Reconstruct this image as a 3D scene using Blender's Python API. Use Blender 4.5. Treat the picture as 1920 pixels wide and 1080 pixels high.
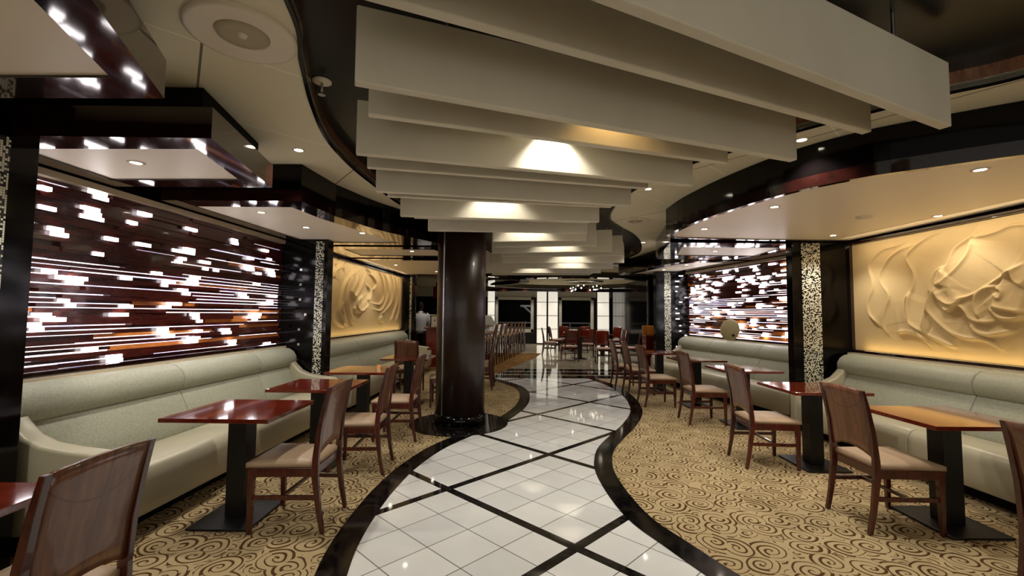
import bpy, bmesh, math, random
import numpy as np
from mathutils import Vector, Matrix
for o in list(bpy.data.objects): bpy.data.objects.remove(o, do_unlink=True)
SC = bpy.context.scene
COL = SC.collection
rnd = random.Random(7)
def R(a): return math.radians(a)
def srgb(r, g, b):
    f = lambda c: (c/255/12.92) if c/255 <= .04045 else ((c/255+.055)/1.055)**2.4
    return (f(r), f(g), f(b), 1)
# ------------------------------------------------------------------ camera
cam = bpy.data.cameras.new('camera'); co = bpy.data.objects.new('camera', cam); COL.objects.link(co)
cam.sensor_width = 36; cam.lens = 840/1920*36; cam.clip_start = .05; cam.clip_end = 200
co.matrix_world = Matrix.Translation((0, 0, 1.45)) @ Matrix.Rotation(math.pi/2+math.atan(48/840), 4, 'X') @ Matrix.Rotation(R(.5), 4, 'Z')
SC.camera = co
# ------------------------------------------------------------------ world and exposure
w = bpy.data.worlds.new('world'); SC.world = w; w.use_nodes = True
w.node_tree.nodes['Background'].inputs[0].default_value = (1, .93, .80, 1)
w.node_tree.nodes['Background'].inputs[1].default_value = .68
SC.view_settings.view_transform = 'Standard'; SC.view_settings.look = 'None'
SC.view_settings.gamma = 1; SC.view_settings.use_curve_mapping = False
SC.view_settings.exposure = 0.72
# ------------------------------------------------------------------ material helpers
MAT = {}
def mat(name, col, rough=.5, metal=0., spec=.5, coat=0., emit=None, es=0.):
    m = bpy.data.materials.new(name); m.use_nodes = True
    b = m.node_tree.nodes['Principled BSDF']
    b.inputs['Base Color'].default_value = col; b.inputs['Roughness'].default_value = rough
    b.inputs['Metallic'].default_value = metal; b.inputs['Specular IOR Level'].default_value = spec
    b.inputs['Coat Weight'].default_value = coat; b.inputs['Coat Roughness'].default_value = .05
    if emit: b.inputs['Emission Color'].default_value = emit; b.inputs['Emission Strength'].default_value = es
    MAT[name] = m; return m
class N:                                                        # tiny node-graph writer
    def __init__(s, m): s.t = m.node_tree; s.b = s.t.nodes['Principled BSDF']
    def n(s, ty, **k):
        x = s.t.nodes.new(ty)
        for a, v in k.items(): setattr(x, a, v)
        return x
    def link(s, a, b): s.t.links.new(a, b)
    def put(s, sock, v):
        if isinstance(v, (int, float, tuple)): sock.default_value = v
        else: s.link(v, sock)
    def math(s, op, a, b=0., c=0.):
        x = s.n('ShaderNodeMath', operation=op); s.put(x.inputs[0], a); s.put(x.inputs[1], b); s.put(x.inputs[2], c); return x.outputs[0]
    def mix(s, f, a, b):
        x = s.n('ShaderNodeMix', data_type='RGBA'); s.put(x.inputs[0], f); s.put(x.inputs[6], a); s.put(x.inputs[7], b); return x.outputs[2]
    def pos(s): return s.n('ShaderNodeNewGeometry').outputs['Position']
    def obj(s): return s.n('ShaderNodeTexCoord').outputs['Object']
    def xyz(s, v):
        x = s.n('ShaderNodeSeparateXYZ'); s.link(v, x.inputs[0]); return x.outputs
    def comb(s, a, b, c=0.):
        x = s.n('ShaderNodeCombineXYZ'); s.put(x.inputs[0], a); s.put(x.inputs[1], b); s.put(x.inputs[2], c); return x.outputs[0]
    def scale(s, v, k):
        x = s.n('ShaderNodeMapping'); s.link(v, x.inputs[0]); x.inputs['Scale'].default_value = k; return x.outputs[0]
    def noise(s, v, sc, det=3., rough=.5, dist=0.):
        x = s.n('ShaderNodeTexNoise'); s.link(v, x.inputs['Vector']); x.inputs['Scale'].default_value = sc
        x.inputs['Detail'].default_value = det; x.inputs['Roughness'].default_value = rough; x.inputs['Distortion'].default_value = dist; return x.outputs['Fac']
    def ramp(s, f, *st):
        x = s.n('ShaderNodeValToRGB'); s.link(f, x.inputs[0]); e = x.color_ramp.elements
        while len(e) < len(st): e.new(.5)
        for i, (p, c) in enumerate(st): e[i].position = p; e[i].color = c
        return x.outputs[0]
    def bump(s, h, st=.3, d=.01):
        x = s.n('ShaderNodeBump'); x.inputs['Strength'].default_value = st; x.inputs['Distance'].default_value = d
        s.link(h, x.inputs['Height']); s.link(x.outputs[0], s.b.inputs['Normal'])
    def col(s, c): s.link(c, s.b.inputs['Base Color'])
def wood(name, c0, c1, rough=.3, coat=.4, sc=(6, 6, 1.2)):
    m = mat(name, c0, rough, coat=coat); g = N(m)
    v = g.scale(g.obj(), sc)
    a = g.noise(v, 3.5, 5, .6, 1.2)
    g.col(g.ramp(a, (.32, c0), (.68, c1))); return m
mat('cream_fabric', srgb(206, 199, 178), .92, spec=.2)
g = N(MAT['cream_fabric']); a = g.noise(g.scale(g.pos(), (1, 1, .5)), 2.2, 4); g.col(g.ramp(a, (.3, srgb(214, 207, 188)), (.7, srgb(226, 220, 202))))
mat('white_ceiling', srgb(205, 196, 165), .7, spec=.3)
g = N(MAT['white_ceiling']); p = g.xyz(g.pos())                  # panel joints across the ceiling
def band(g, a, b, c, per, wd):                                   # thin line where a*x+b*y = c (mod per)
    s_ = g.math('ADD', g.math('MULTIPLY', p[0], a), g.math('ADD', g.math('MULTIPLY', p[1], b), -c))
    f = g.math('PINGPONG', s_, per/2); return g.math('LESS_THAN', f, wd)
l1 = band(g, -.68, .73, 2.57, .93, .006); l2 = band(g, .80, .60, .05, 1.2, .006)
g.col(g.mix(l2, g.mix(l1, srgb(226, 219, 192), srgb(246, 240, 218)), srgb(120, 112, 90)))
mat('coffer_panel', srgb(246, 234, 214), .42, spec=.5)
mat('black_gloss', srgb(7, 5, 5), .10, spec=.22)
mat('recess_black', srgb(9, 9, 12), .25, spec=.3)
mat('black_satin', srgb(10, 8, 8), .4, spec=.4)
mat('matte_black', srgb(8, 7, 7), .8, spec=.2)
wood('dark_wood', srgb(12, 6, 5), srgb(26, 13, 9), .3, .0)
wood('rim_wood', srgb(18, 6, 5), srgb(34, 12, 9), .07, 1., (2, 2, 2))
wood('mahogany', srgb(50, 16, 9), srgb(86, 32, 18), .25, .5)
wood('table_wood', srgb(82, 22, 11), srgb(118, 42, 22), .09, .6, (1.5, 9, 4))
wood('red_wood', srgb(90, 24, 14), srgb(120, 40, 22), .2, .6)
wood('honey_wood', srgb(190, 120, 50), srgb(225, 160, 80), .3, .4)
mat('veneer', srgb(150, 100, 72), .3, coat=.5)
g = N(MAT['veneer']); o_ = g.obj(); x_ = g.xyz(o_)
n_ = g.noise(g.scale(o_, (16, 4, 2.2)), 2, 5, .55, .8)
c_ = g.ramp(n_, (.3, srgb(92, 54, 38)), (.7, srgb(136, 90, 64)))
shade_line = g.math('LESS_THAN', g.math('ABSOLUTE', g.math('ADD', x_[0], g.math('MULTIPLY', g.math('SINE', g.math('MULTIPLY', x_[2], 5.)), .02))), .0035)  # upright baffle shadow painted into the back's colour
shade_arc = g.math('LESS_THAN', g.math('ABSOLUTE', g.math('SUBTRACT', x_[2], g.math('ADD', .80, g.math('MULTIPLY', g.math('MULTIPLY', x_[0], x_[0]), 2.5)))), .004)  # curved baffle shadow, painted across the back
g.col(g.mix(g.math('MAXIMUM', shade_line, shade_arc), c_, srgb(92, 50, 34)))
mat('seat_fabric', srgb(176, 150, 122), .45, spec=.4)
mat('sofa_fabric', srgb(196, 192, 166), .5, spec=.35)
g = N(MAT['sofa_fabric']); a = g.noise(g.pos(), 60, 4, .7); g.col(g.ramp(a, (.3, srgb(150, 151, 134)), (.7, srgb(176, 177, 159)))); g.bump(a, .12, .003)
mat('sofa_leather', srgb(172, 166, 142), .34, spec=.5)
g = N(MAT['sofa_leather']); a = g.noise(g.pos(), 35, 4, .6); g.bump(a, .10, .003)
mat('chrome', (.75, .75, .73, 1), .12, metal=1)
mat('steel', (.5, .5, .5, 1), .3, metal=1)
mat('white_paint', srgb(225, 222, 212), .5)
mat('white_cloth', srgb(235, 235, 235), .8)
mat('skin', srgb(120, 78, 58), .5); mat('hair', srgb(16, 12, 10), .6); mat('trousers', srgb(18, 18, 22), .8)
mat('lamp', (1, 1, 1, 1), .3, emit=(1, .88, .70, 1), es=22)
mat('lamp_far', (1, 1, 1, 1), .3, emit=(1, .88, .70, 1), es=14)
mat('opal', srgb(240, 236, 220), .3, emit=(1, .93, .80, 1), es=.42)
mat('glow_backing', (1, 1, 1, 1), .4, emit=(1, .86, .93, 1), es=1.5)
g = N(MAT['glow_backing']); a = g.noise(g.scale(g.pos(), (1.2, 1.2, 3)), 1.3, 2)
g.link(g.ramp(a, (.42, (1, .84, .86, 1)), (.55, (.86, .80, 1, 1)), (.62, (.58, .54, 1, 1)), (.68, (1, .86, .92, 1))), g.b.inputs['Emission Color'])
mat('glow_block', (1, 1, 1, 1), .3, emit=(1, .93, .96, 1), es=3.0)
wood('slat_dark', srgb(44, 12, 10), srgb(84, 30, 22), .25, .5, (2, 2, 30))
wood('slat_painted_glow', srgb(190, 100, 40), srgb(240, 160, 84), .3, .3, (2, 2, 30))  # orange copy of the slat wood, warm glow painted in
mat('plaster', srgb(206, 180, 132), .6, spec=.3)
mat('glass_black', (.004, .005, .006, 1), .04, spec=.6)
mat('sprinkler_white', srgb(225, 215, 195), .5)
mat('mirror_disc', srgb(170, 158, 120), .35, metal=.3)
mat('night_water', (.003, .004, .006, 1), .3)
mat('bottle_glass', srgb(40, 55, 40), .1, spec=.8)
mat('marble_black', srgb(14, 12, 12), .08, spec=.5)
g = N(MAT['marble_black']); a = g.noise(g.pos(), 7, 8, .7, 1); g.col(g.ramp(a, (.45, srgb(10, 9, 9)), (.8, srgb(50, 44, 38))))
# mosaic of small ivory and black tiles
m = mat('mosaic', srgb(230, 225, 200), .2, spec=.6); g = N(m); p = g.xyz(g.pos())
h = g.math('ADD', p[0], p[1]); K = 75.
cu, cv = g.math('MULTIPLY', h, K), g.math('MULTIPLY', p[2], K)
wn = g.n('ShaderNodeTexWhiteNoise', noise_dimensions='2D'); g.link(g.comb(g.math('FLOOR', cu), g.math('FLOOR', cv)), wn.inputs['Vector'])
ed = g.math('MINIMUM', g.math('PINGPONG', cu, .5), g.math('PINGPONG', cv, .5))
on = g.math('MULTIPLY', g.math('GREATER_THAN', wn.outputs['Value'], .42), g.math('GREATER_THAN', ed, .07))
g.col(g.mix(on, srgb(10, 9, 8), srgb(226, 224, 204)))
# swirl carpet: a spiral around every cell centre
m = mat('carpet', srgb(190, 160, 110), .95, spec=.1); g = N(m); P = g.pos()
warp = g.n('ShaderNodeTexNoise'); g.link(P, warp.inputs['Vector']); warp.inputs['Scale'].default_value = 3.0
def swirl(off, cell, turns, wdt, rmax):
    vm = g.n('ShaderNodeVectorMath', operation='ADD'); g.link(P, vm.inputs[0]); vm.inputs[1].default_value = off
    wv = g.n('ShaderNodeVectorMath', operation='SCALE'); g.link(warp.outputs['Color'], wv.inputs[0]); wv.inputs['Scale'].default_value = .10
    va = g.n('ShaderNodeVectorMath', operation='ADD'); g.link(vm.outputs[0], va.inputs[0]); g.link(wv.outputs[0], va.inputs[1])
    fl = g.n('ShaderNodeVectorMath', operation='MULTIPLY'); g.link(va.outputs[0], fl.inputs[0]); fl.inputs[1].default_value = (1, 1, 0)
    vo = g.n('ShaderNodeTexVoronoi', voronoi_dimensions='2D'); g.link(fl.outputs[0], vo.inputs['Vector']); vo.inputs['Scale'].default_value = 1/cell; vo.inputs['Randomness'].default_value = .75
    d = g.n('ShaderNodeVectorMath', operation='SUBTRACT'); g.link(fl.outputs[0], d.inputs[0]); g.link(vo.outputs['Position'], d.inputs[1])
    q = g.xyz(d.outputs[0]); cr = g.xyz(vo.outputs['Color'])
    r_ = g.math('SQRT', g.math('ADD', g.math('MULTIPLY', q[0], q[0]), g.math('MULTIPLY', q[1], q[1])))
    th = g.math('ADD', g.math('DIVIDE', g.math('ARCTAN2', q[1], q[0]), 2*math.pi), cr[0])
    ph = g.math('SUBTRACT', g.math('DIVIDE', r_, turns), th)
    fr = g.math('FRACT', ph)
    wd = g.math('ADD', .12, g.math('MULTIPLY', g.math('FRACT', g.math('ADD', th, cr[1])), wdt))
    on = g.math('LESS_THAN', fr, wd)
    return g.math('MULTIPLY', on, g.math('LESS_THAN', r_, rmax)), r_
s1, r1 = swirl((0, 0, 0), .205, .042, .34, .125)
s2, r2 = swirl((3.3, 7.1, 0), .12, .034, .34, .07)
s2 = g.math('MULTIPLY', s2, g.math('GREATER_THAN', r1, .126))
nz = g.noise(P, 220, 2)
base = g.ramp(nz, (.3, srgb(158, 137, 100)), (.7, srgb(196, 176, 136)))
lin = g.ramp(nz, (.3, srgb(62, 44, 24)), (.7, srgb(96, 70, 40)))
g.col(g.mix(g.math('MAXIMUM', s1, s2), base, lin)); g.bump(nz, .5, .004)
# white marble path: 0.305 m tiles, every fourth joint a black granite strip
m = mat('path_marble', srgb(220, 220, 215), .05, spec=.5); g = N(m); p = g.xyz(g.pos()); ca, sa = math.cos(R(45.5)), math.sin(R(45.5))
u = g.math('SUBTRACT', g.math('ADD', g.math('MULTIPLY', p[0], ca), g.math('MULTIPLY', p[1], sa)), 2.325)
v = g.math('SUBTRACT', g.math('ADD', g.math('MULTIPLY', p[0], -sa), g.math('MULTIPLY', p[1], ca)), 3.01)
def lines(per, wd): return g.math('LESS_THAN', g.math('MINIMUM', g.math('PINGPONG', u, per/2), g.math('PINGPONG', v, per/2)), wd)
big = lines(1.30, .036); thin = lines(.325, .0035)
wn = g.n('ShaderNodeTexWhiteNoise', noise_dimensions='2D'); g.link(g.comb(g.math('FLOOR', g.math('DIVIDE', u, .325)), g.math('FLOOR', g.math('DIVIDE', v, .325))), wn.inputs['Vector'])
cl = g.noise(g.pos(), 4, 5)
tile = g.mix(g.math('MULTIPLY', g.math('ADD', wn.outputs['Value'], cl), .5), srgb(208, 209, 208), srgb(242, 242, 239))
gr = g.ramp(g.noise(g.pos(), 30, 6, .7), (.45, srgb(16, 15, 14)), (.85, srgb(70, 64, 56)))
g.col(g.mix(big, g.mix(thin, tile, srgb(120, 118, 110)), gr))
# far floor: cream marble, dark cross bands near the path
m = mat('far_marble', srgb(214, 204, 178), .06, spec=.5); g = N(m); p = g.xyz(g.pos())
y = p[1]
def rng(a, b): return g.math('MULTIPLY', g.math('GREATER_THAN', y, a), g.math('LESS_THAN', y, b))
dark = g.math('MULTIPLY', rng(10.1, 11.9), g.math('GREATER_THAN', g.math('PINGPONG', g.math('SUBTRACT', y, 10.1), .3), .05))
dark2 = g.math('MULTIPLY', rng(11.9, 14.2), g.math('LESS_THAN', g.math('PINGPONG', g.math('SUBTRACT', y, 11.9), .16), .05))
g.col(g.mix(g.math('MAXIMUM', dark, dark2), srgb(214, 204, 178), srgb(20, 17, 15)))
mat('bar_carpet', srgb(130, 96, 52), .95, spec=.1)
g = N(MAT['bar_carpet']); a = g.noise(g.pos(), 6, 4, .7, 2); g.col(g.ramp(a, (.4, srgb(92, 62, 32)), (.6, srgb(156, 118, 66))))
# ------------------------------------------------------------------ mesh helpers
class MB:
    def __init__(s): s.v = []; s.f = []; s.c = []
    def add(s, vs, fs):
        k = len(s.v); s.v += [tuple(x) for x in vs]; s.f += [tuple(i+k for i in f) for f in fs]; return s
    def box(s, x0, x1, y0, y1, z0, z1):
        return s.add([(x0,y0,z0),(x1,y0,z0),(x1,y1,z0),(x0,y1,z0),(x0,y0,z1),(x1,y0,z1),(x1,y1,z1),(x0,y1,z1)],
                     [(0,3,2,1),(4,5,6,7),(0,1,5,4),(1,2,6,5),(2,3,7,6),(3,0,4,7)])
    def prism(s, poly, z0, z1):                                   # poly counter-clockwise in xy
        n = len(poly); a = sum(poly[i][0]*poly[(i+1)%n][1]-poly[(i+1)%n][0]*poly[i][1] for i in range(n))
        if a < 0: poly = poly[::-1]
        return s.add([(x,y,z0) for x,y in poly]+[(x,y,z1) for x,y in poly],
                     [tuple(range(n))[::-1], tuple(range(n, 2*n))]+[(i,(i+1)%n,n+(i+1)%n,n+i) for i in range(n)])
    def ext(s, prof, a, b, ux=(1,0,0), uz=(0,0,1)):               # profile (u,w) swept from point a to b
        a, b, ux, uz = Vector(a), Vector(b), Vector(ux), Vector(uz); n = len(prof)
        vs = [a+ux*u+uz*w for u, w in prof]+[b+ux*u+uz*w for u, w in prof]
        return s.add(vs, [tuple(range(n)), tuple(range(n, 2*n))[::-1]]+[(i, n+i, n+(i+1)%n, (i+1)%n) for i in range(n)])
    def hexa(s, q):                                              # 8 corners: bottom 4, top 4
        return s.add(q, [(0,3,2,1),(4,5,6,7),(0,1,5,4),(1,2,6,5),(2,3,7,6),(3,0,4,7)])
    def cyl(s, c, r, z0, z1, n=24, r1=None):
        r1 = r if r1 is None else r1; k = [2*math.pi*i/n for i in range(n)]
        vs = [(c[0]+r*math.cos(t), c[1]+r*math.sin(t), z0) for t in k]+[(c[0]+r1*math.cos(t), c[1]+r1*math.sin(t), z1) for t in k]
        return s.add(vs, [tuple(range(n))[::-1], tuple(range(n, 2*n))]+[(i,(i+1)%n,n+(i+1)%n,n+i) for i in range(n)])
    def lathe(s, c, prof, n=24):                                 # prof [(r,z)] open or closed on the axis
        k = [2*math.pi*i/n for i in range(n)]; m_ = len(prof); vs = []
        for r_, z_ in prof: vs += [(c[0]+r_*math.cos(t), c[1]+r_*math.sin(t), c[2]+z_) for t in k]
        return s.add(vs, [(j*n+i, j*n+(i+1)%n, (j+1)*n+(i+1)%n, (j+1)*n+i) for j in range(m_-1) for i in range(n)])
    def tube(s, pts, r, n=8):
        pts = [Vector(p_) for p_ in pts]; vs = []
        for i, p_ in enumerate(pts):
            t = (pts[min(i+1, len(pts)-1)]-pts[max(i-1, 0)]).normalized()
            a = t.cross(Vector((0,0,1)) if abs(t.z) < .9 else Vector((1,0,0))).normalized(); b = t.cross(a)
            rr = r[i] if isinstance(r, (list, tuple)) else r
            vs += [p_+a*rr*math.cos(2*math.pi*k/n)+b*rr*math.sin(2*math.pi*k/n) for k in range(n)]
        m_ = len(pts)
        return s.add(vs, [(j*n+i, j*n+(i+1)%n, (j+1)*n+(i+1)%n, (j+1)*n+i) for j in range(m_-1) for i in range(n)]+[tuple(range(n))[::-1], tuple(range((m_-1)*n, m_*n))])
    def ribbon(s, pts, z0, z1):
        n = len(pts)
        return s.add([(x,y,z0) for x,y in pts]+[(x,y,z1) for x,y in pts], [(i,i+1,n+i+1,n+i) for i in range(n-1)])
    def build(s, name, m, parent=None, smooth=False, bevel=0., seg=2):
        me = bpy.data.meshes.new(name); me.from_pydata(s.v, [], s.f); me.update()
        if bevel or smooth or True:
            bm = bmesh.new(); bm.from_mesh(me); bmesh.ops.recalc_face_normals(bm, faces=bm.faces); bm.to_mesh(me); bm.free()
        me.materials.append(MAT[m] if isinstance(m, str) else m)
        o = bpy.data.objects.new(name, me); COL.objects.link(o)
        if smooth: me.shade_smooth()
        if bevel:
            b = o.modifiers.new('bevel', 'BEVEL'); b.width = bevel; b.segments = seg; b.limit_method = 'ANGLE'; b.angle_limit = R(40); b.harden_normals = False
        if parent: o.parent = parent
        return o
def struct(o): o['kind'] = 'structure'; return o
def tag(o, label, cat, group=None):
    o['label'] = label; o['category'] = cat
    if group: o['group'] = group
    return o
def thing(name, label, cat, loc=(0,0,0), rz=0., group=None):
    o = bpy.data.objects.new(name, None); COL.objects.link(o); o.location = loc; o.rotation_euler.z = rz; o.empty_display_size = .1
    return tag(o, label, cat, group)
def dup(root, label, loc, rz=None, group=None):
    r_ = root.copy(); COL.objects.link(r_); r_.location = loc; r_['label'] = label
    if rz is not None: r_.rotation_euler.z = rz
    if group: r_['group'] = group
    for ch in list(root.children):
        c = ch.copy(); COL.objects.link(c); c.parent = r_
        for q in list(ch.children):
            d = q.copy(); COL.objects.link(d); d.parent = c
    return r_
def spline(pts, k=8):
    P_ = [np.array(p_, float) for p_ in pts]; P_ = [2*P_[0]-P_[1]]+P_+[2*P_[-1]-P_[-2]]; out = []
    for i in range(1, len(P_)-2):
        for j in range(k):
            t = j/k; a, b, c, d = P_[i-1:i+3]
            out.append(tuple(.5*((2*b)+(-a+c)*t+(2*a-5*b+4*c-d)*t*t+(-a+3*b-3*c+d)*t**3)))
    return out+[tuple(P_[-2])]
def offset(pts, d):
    out = []
    for i in range(len(pts)):
        a, b = np.array(pts[max(i-1, 0)]), np.array(pts[min(i+1, len(pts)-1)]); t = (b-a)/np.linalg.norm(b-a)
        out.append((pts[i][0]-t[1]*d, pts[i][1]+t[0]*d))
    return out
def spot(loc, watt, size=120, blend=.6, col=(1, .93, .83), rad=.04, aim=(0, 0, -1)):
    l = bpy.data.lights.new('spot_light', 'SPOT'); l.energy = watt; l.spot_size = R(size); l.spot_blend = blend; l.color = col; l.shadow_soft_size = rad
    o = bpy.data.objects.new('spot_light', l); COL.objects.link(o); o.location = loc
    o.rotation_euler = Vector(aim).to_track_quat('-Z', 'Y').to_euler(); return o
ZC, ZS, ZR = 2.75, 2.42, 2.86                                              # white ceiling, soffit undersides
WL = lambda y: -3.28+.04*(y-3)                                   # left wall line
WR = lambda y: 4.52-.03*(y-3) if y < 5.9 else 4.62-.163*(y-6.1)
wood('column_wood', srgb(30, 16, 11), srgb(46, 26, 18), .38, .12, (10, 10, .6))
wood('fascia_wood', srgb(92, 58, 38), srgb(140, 96, 64), .08, .8)
wood('stool_wood', srgb(96, 52, 28), srgb(140, 88, 52), .6, 0.)
mat('cream_gloss', srgb(205, 190, 165), .15, spec=.6)
mat('seat_pink', srgb(205, 165, 150), .5)
mat('opal_soft', srgb(225, 225, 215), .15, spec=.6)
mat('lamp_dim', (1, 1, 1, 1), .3, emit=(1, .9, .75, 1), es=2)
mat('grille', srgb(175, 165, 138), .7)
g = N(MAT['grille']); p = g.xyz(g.obj()); g.bump(g.math('PINGPONG', g.math('SQRT', g.math('ADD', g.math('MULTIPLY', p[0], p[0]), g.math('MULTIPLY', p[1], p[1]))), .004), .8, .01)
MAT['clear_glass'] = bpy.data.materials.new('clear_glass'); MAT['clear_glass'].use_nodes = True
b_ = MAT['clear_glass'].node_tree.nodes['Principled BSDF']; b_.inputs['Transmission Weight'].default_value = 1; b_.inputs['Roughness'].default_value = 0; b_.inputs['IOR'].default_value = 1.05
# ================================================================== FLOOR
MB().add([(-6,-4,0),(6,-4,0),(6,24,0),(-6,24,0)], [(0,1,2,3)]).build('floor', 'carpet')['kind'] = 'structure'
Lin = spline([(-.30,.6),(-.70,1.6),(-.893,2.553),(-.945,2.95),(-.955,3.393),(-.938,3.776),(-.872,4.274),(-.711,4.854),(-.44,5.4),(-.10,6.0),(.213,6.95),(.326,7.856),(.283,8.703),(.04,9.4),(-.45,10.2)])
Rin = spline([(1.75,.6),(1.45,1.8),(1.12,2.5),(.968,2.87),(.844,3.2),(.787,3.6),(.775,4.108),(.823,4.5),(.95,4.95),(1.192,5.45),(1.45,5.95),(1.724,6.6),(1.884,7.226),(1.987,8.112),(1.951,9.173),(1.715,10.2)])
Lout = offset(Lin, .175); Rout = offset(Rin, -.175)
struct(MB().prism(Lin+Rin[::-1], .001, .008).build('floor', 'path_marble'))
struct(MB().prism(Lin+Lout[::-1], .002, .011).build('trim_1', 'marble_black'))
struct(MB().prism(Rin+Rout[::-1], .002, .011).build('trim_2', 'marble_black'))
struct(MB().prism([(-.5,10.15),(5,10.15),(5,22),(-5,22),(-5,16.5),(1.1,16.5),(.75,14.6),(0,12.0)], .001, .009).build('floor', 'far_marble'))
struct(MB().prism([(-3.4,11.6),(-.3,11.0),(0,12.0),(.75,14.6),(1.1,16.5),(-5,16.5)], .001, .010).build('floor', 'bar_carpet'))
# ================================================================== CEILING
recL = spline([(-.60,-1.5),(-.78,.5),(-.94,1.801),(-1.10,2.269),(-1.258,2.75),(-1.39,3.3),(-1.43,3.89),(-1.41,4.421),(-1.34,5.27),(-1.15,6.3),(-.85,7.6),(-.60,8.7),(-.40,9.8),(-.5,11.2)])
recR = spline([(3.9,-1.5),(3.6,.6),(3.1,1.8),(2.729,2.326),(2.5,2.52),(2.265,2.76),(1.988,3.068),(1.716,3.476),(1.5,3.8),(1.27,4.5),(1.21,5.3),(1.319,6.026),(1.608,6.6),(1.96,7.2),(2.306,8.036),(2.62,9.286),(2.55,10.6),(2.0,11.5)])
struct(MB().prism([(-5,-1.5)]+recL+[(-.5,12.2),(-5,12.2)], ZC, ZC+.04).build('ceiling', 'white_ceiling'))
struct(MB().prism(recR+[(1.2,12.0),(1.2,12.2),(6,12.2),(6,-1.5)], ZC, ZC+.04).build('ceiling', 'white_ceiling'))
struct(MB().box(-5,6,12.2,22,ZC,ZC+.04).build('ceiling', 'white_ceiling'))
struct(MB().box(-.5,1.2,11.2,12.2,ZC,ZC+.04).build('ceiling', 'white_ceiling'))
struct(MB().box(-5,6,-1.5,12.4,ZR,ZR+.04).build('ceiling', 'recess_black'))
def fascia(pts, z0, z1, t=.02): return MB().prism(pts+offset(pts, t)[::-1], z0, z1)
struct(fascia(recL, ZC-.012, ZC+.03, .02).build('trim_3', 'black_gloss')); struct(fascia(recL, ZC+.031, ZR, .02).build('trim_3', 'fascia_wood'))
struct(fascia(recR, ZC-.012, ZC+.03, -.02).build('trim_4', 'black_gloss')); struct(fascia(recR, ZC+.031, ZR, -.02).build('trim_4', 'fascia_wood'))
# ================================================================== WALLS
def wallseg(a, b, name='wall_left', z0=0, z1=2.8, m='black_gloss', t=.12, side=1):
    a, b = Vector((*a, 0)), Vector((*b, 0)); d = (b-a).normalized(); n = Vector((-d.y, d.x, 0))*side*t
    q = [a, b, b+n, a+n]; return struct(MB().hexa([(v.x,v.y,z0) for v in q]+[(v.x,v.y,z1) for v in q]).build(name, m))
wallseg((WL(-3),-3), (WL(11.95),11.95), 'wall_left', m='dark_wood')
wallseg((-4.7,12.0), (-4.7,21.9), 'wall_left', m='dark_wood')
struct(MB().box(-4.7,-2.9,11.86,11.99,0,2.8).build('wall_left', 'dark_wood'))
wallseg((WR(-3),-3), (WR(5.9),5.9), 'wall_right', m='dark_wood', side=-1)
wallseg((WR(5.9001),5.9), (WR(10.2),10.2), 'wall_right', m='dark_wood', side=-1)
wallseg((4.75,10.2), (4.75,21.9), 'wall_right', m='black_gloss', side=-1)
struct(MB().box(WR(10.2)-.02,4.75,10.2,10.32,0,2.8).build('wall_right', 'black_gloss'))
# protruding black granite fins with a mosaic strip
def fin(x0, x1, y0, y1, strips, name):
    struct(MB().box(min(x0,x1),max(x0,x1),y0,y1,0,2.74).build(name, 'black_gloss', bevel=.004))
    for s_ in strips: struct(MB().box(*s_, .02, 2.40).build('trim_6', 'mosaic'))
fin(WL(2.4)-.1, -2.80, 2.1, 2.6, [(-2.802,-2.79,2.12,2.44)], 'wall_left')
fin(WL(6.1)-.05, -2.49, 6.02, 6.2, [(-2.65,-2.54,6.008,6.021)], 'wall_left')
fin(WL(11.9)-.05, -2.56, 11.85, 12.0, [(-2.70,-2.65,11.838,11.851)], 'wall_left')
fin(3.64, 4.75, 5.80, 5.93, [(3.76,4.0,5.788,5.801)], 'wall_right')
fin(3.22, 4.75, 10.02, 10.2, [(3.41,3.55,10.008,10.021)], 'wall_right')
# little lit slots on the granite beside the far light wall
for k in range(14):
    z = .75+.12*k+rnd.uniform(-.03,.03); x = rnd.choice([3.66, 3.74, 3.86])
    struct(MB().box(x, x+rnd.uniform(.03,.12), 10.012, 10.021, z, z+.02).build('trim_7', 'glow_block'))
for k in range(7):
    z = .8+.2*k; x = rnd.choice([-2.95,-2.86,-2.78]); struct(MB().box(x, x+.03, 6.012, 6.021, z, z+.03).build('trim_7', 'chrome'))
# end wall of the room
YE = 21.7
struct(MB().box(-6,6,YE,YE+.2,0,.55).build('wall_back_and_backdrop', 'black_satin'))
struct(MB().box(-6,6,YE,YE+.2,2.25,2.8).build('wall_back_and_backdrop', 'white_paint'))
px = lambda u, y: (u-960)/840*y
for a, b in [(-6,px(929,YE)), (px(1001,YE),px(1048,YE)), (px(1113,YE),6)]: struct(MB().box(a,b,YE,YE+.2,.55,2.25).build('wall_back_and_backdrop', 'black_satin'))
struct(MB().box(-6,6,YE+.2,YE+.3,0,.5).build('wall_back_and_backdrop', 'matte_black'))
for i, (a, b) in enumerate([(px(929,YE),px(1001,YE)), (px(1048,YE),px(1113,YE))]):
    fr = MB()
    for bx in [(a,a+.14,.55,2.25),(b-.14,b,.55,2.25),(a,b,.55,.72),(a,b,2.12,2.25)]: fr.box(bx[0],bx[1],YE-.06,YE+.1,bx[2],bx[3])
    o = struct(fr.build('window_%d' % (i+1), 'white_paint', bevel=.01))
    m_ = MB().box(a+.14,b-.14,YE+.04,YE+.05,.72,2.12).build('glass', 'clear_glass' if 'clear_glass' in MAT else 'glass_black', o)
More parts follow.
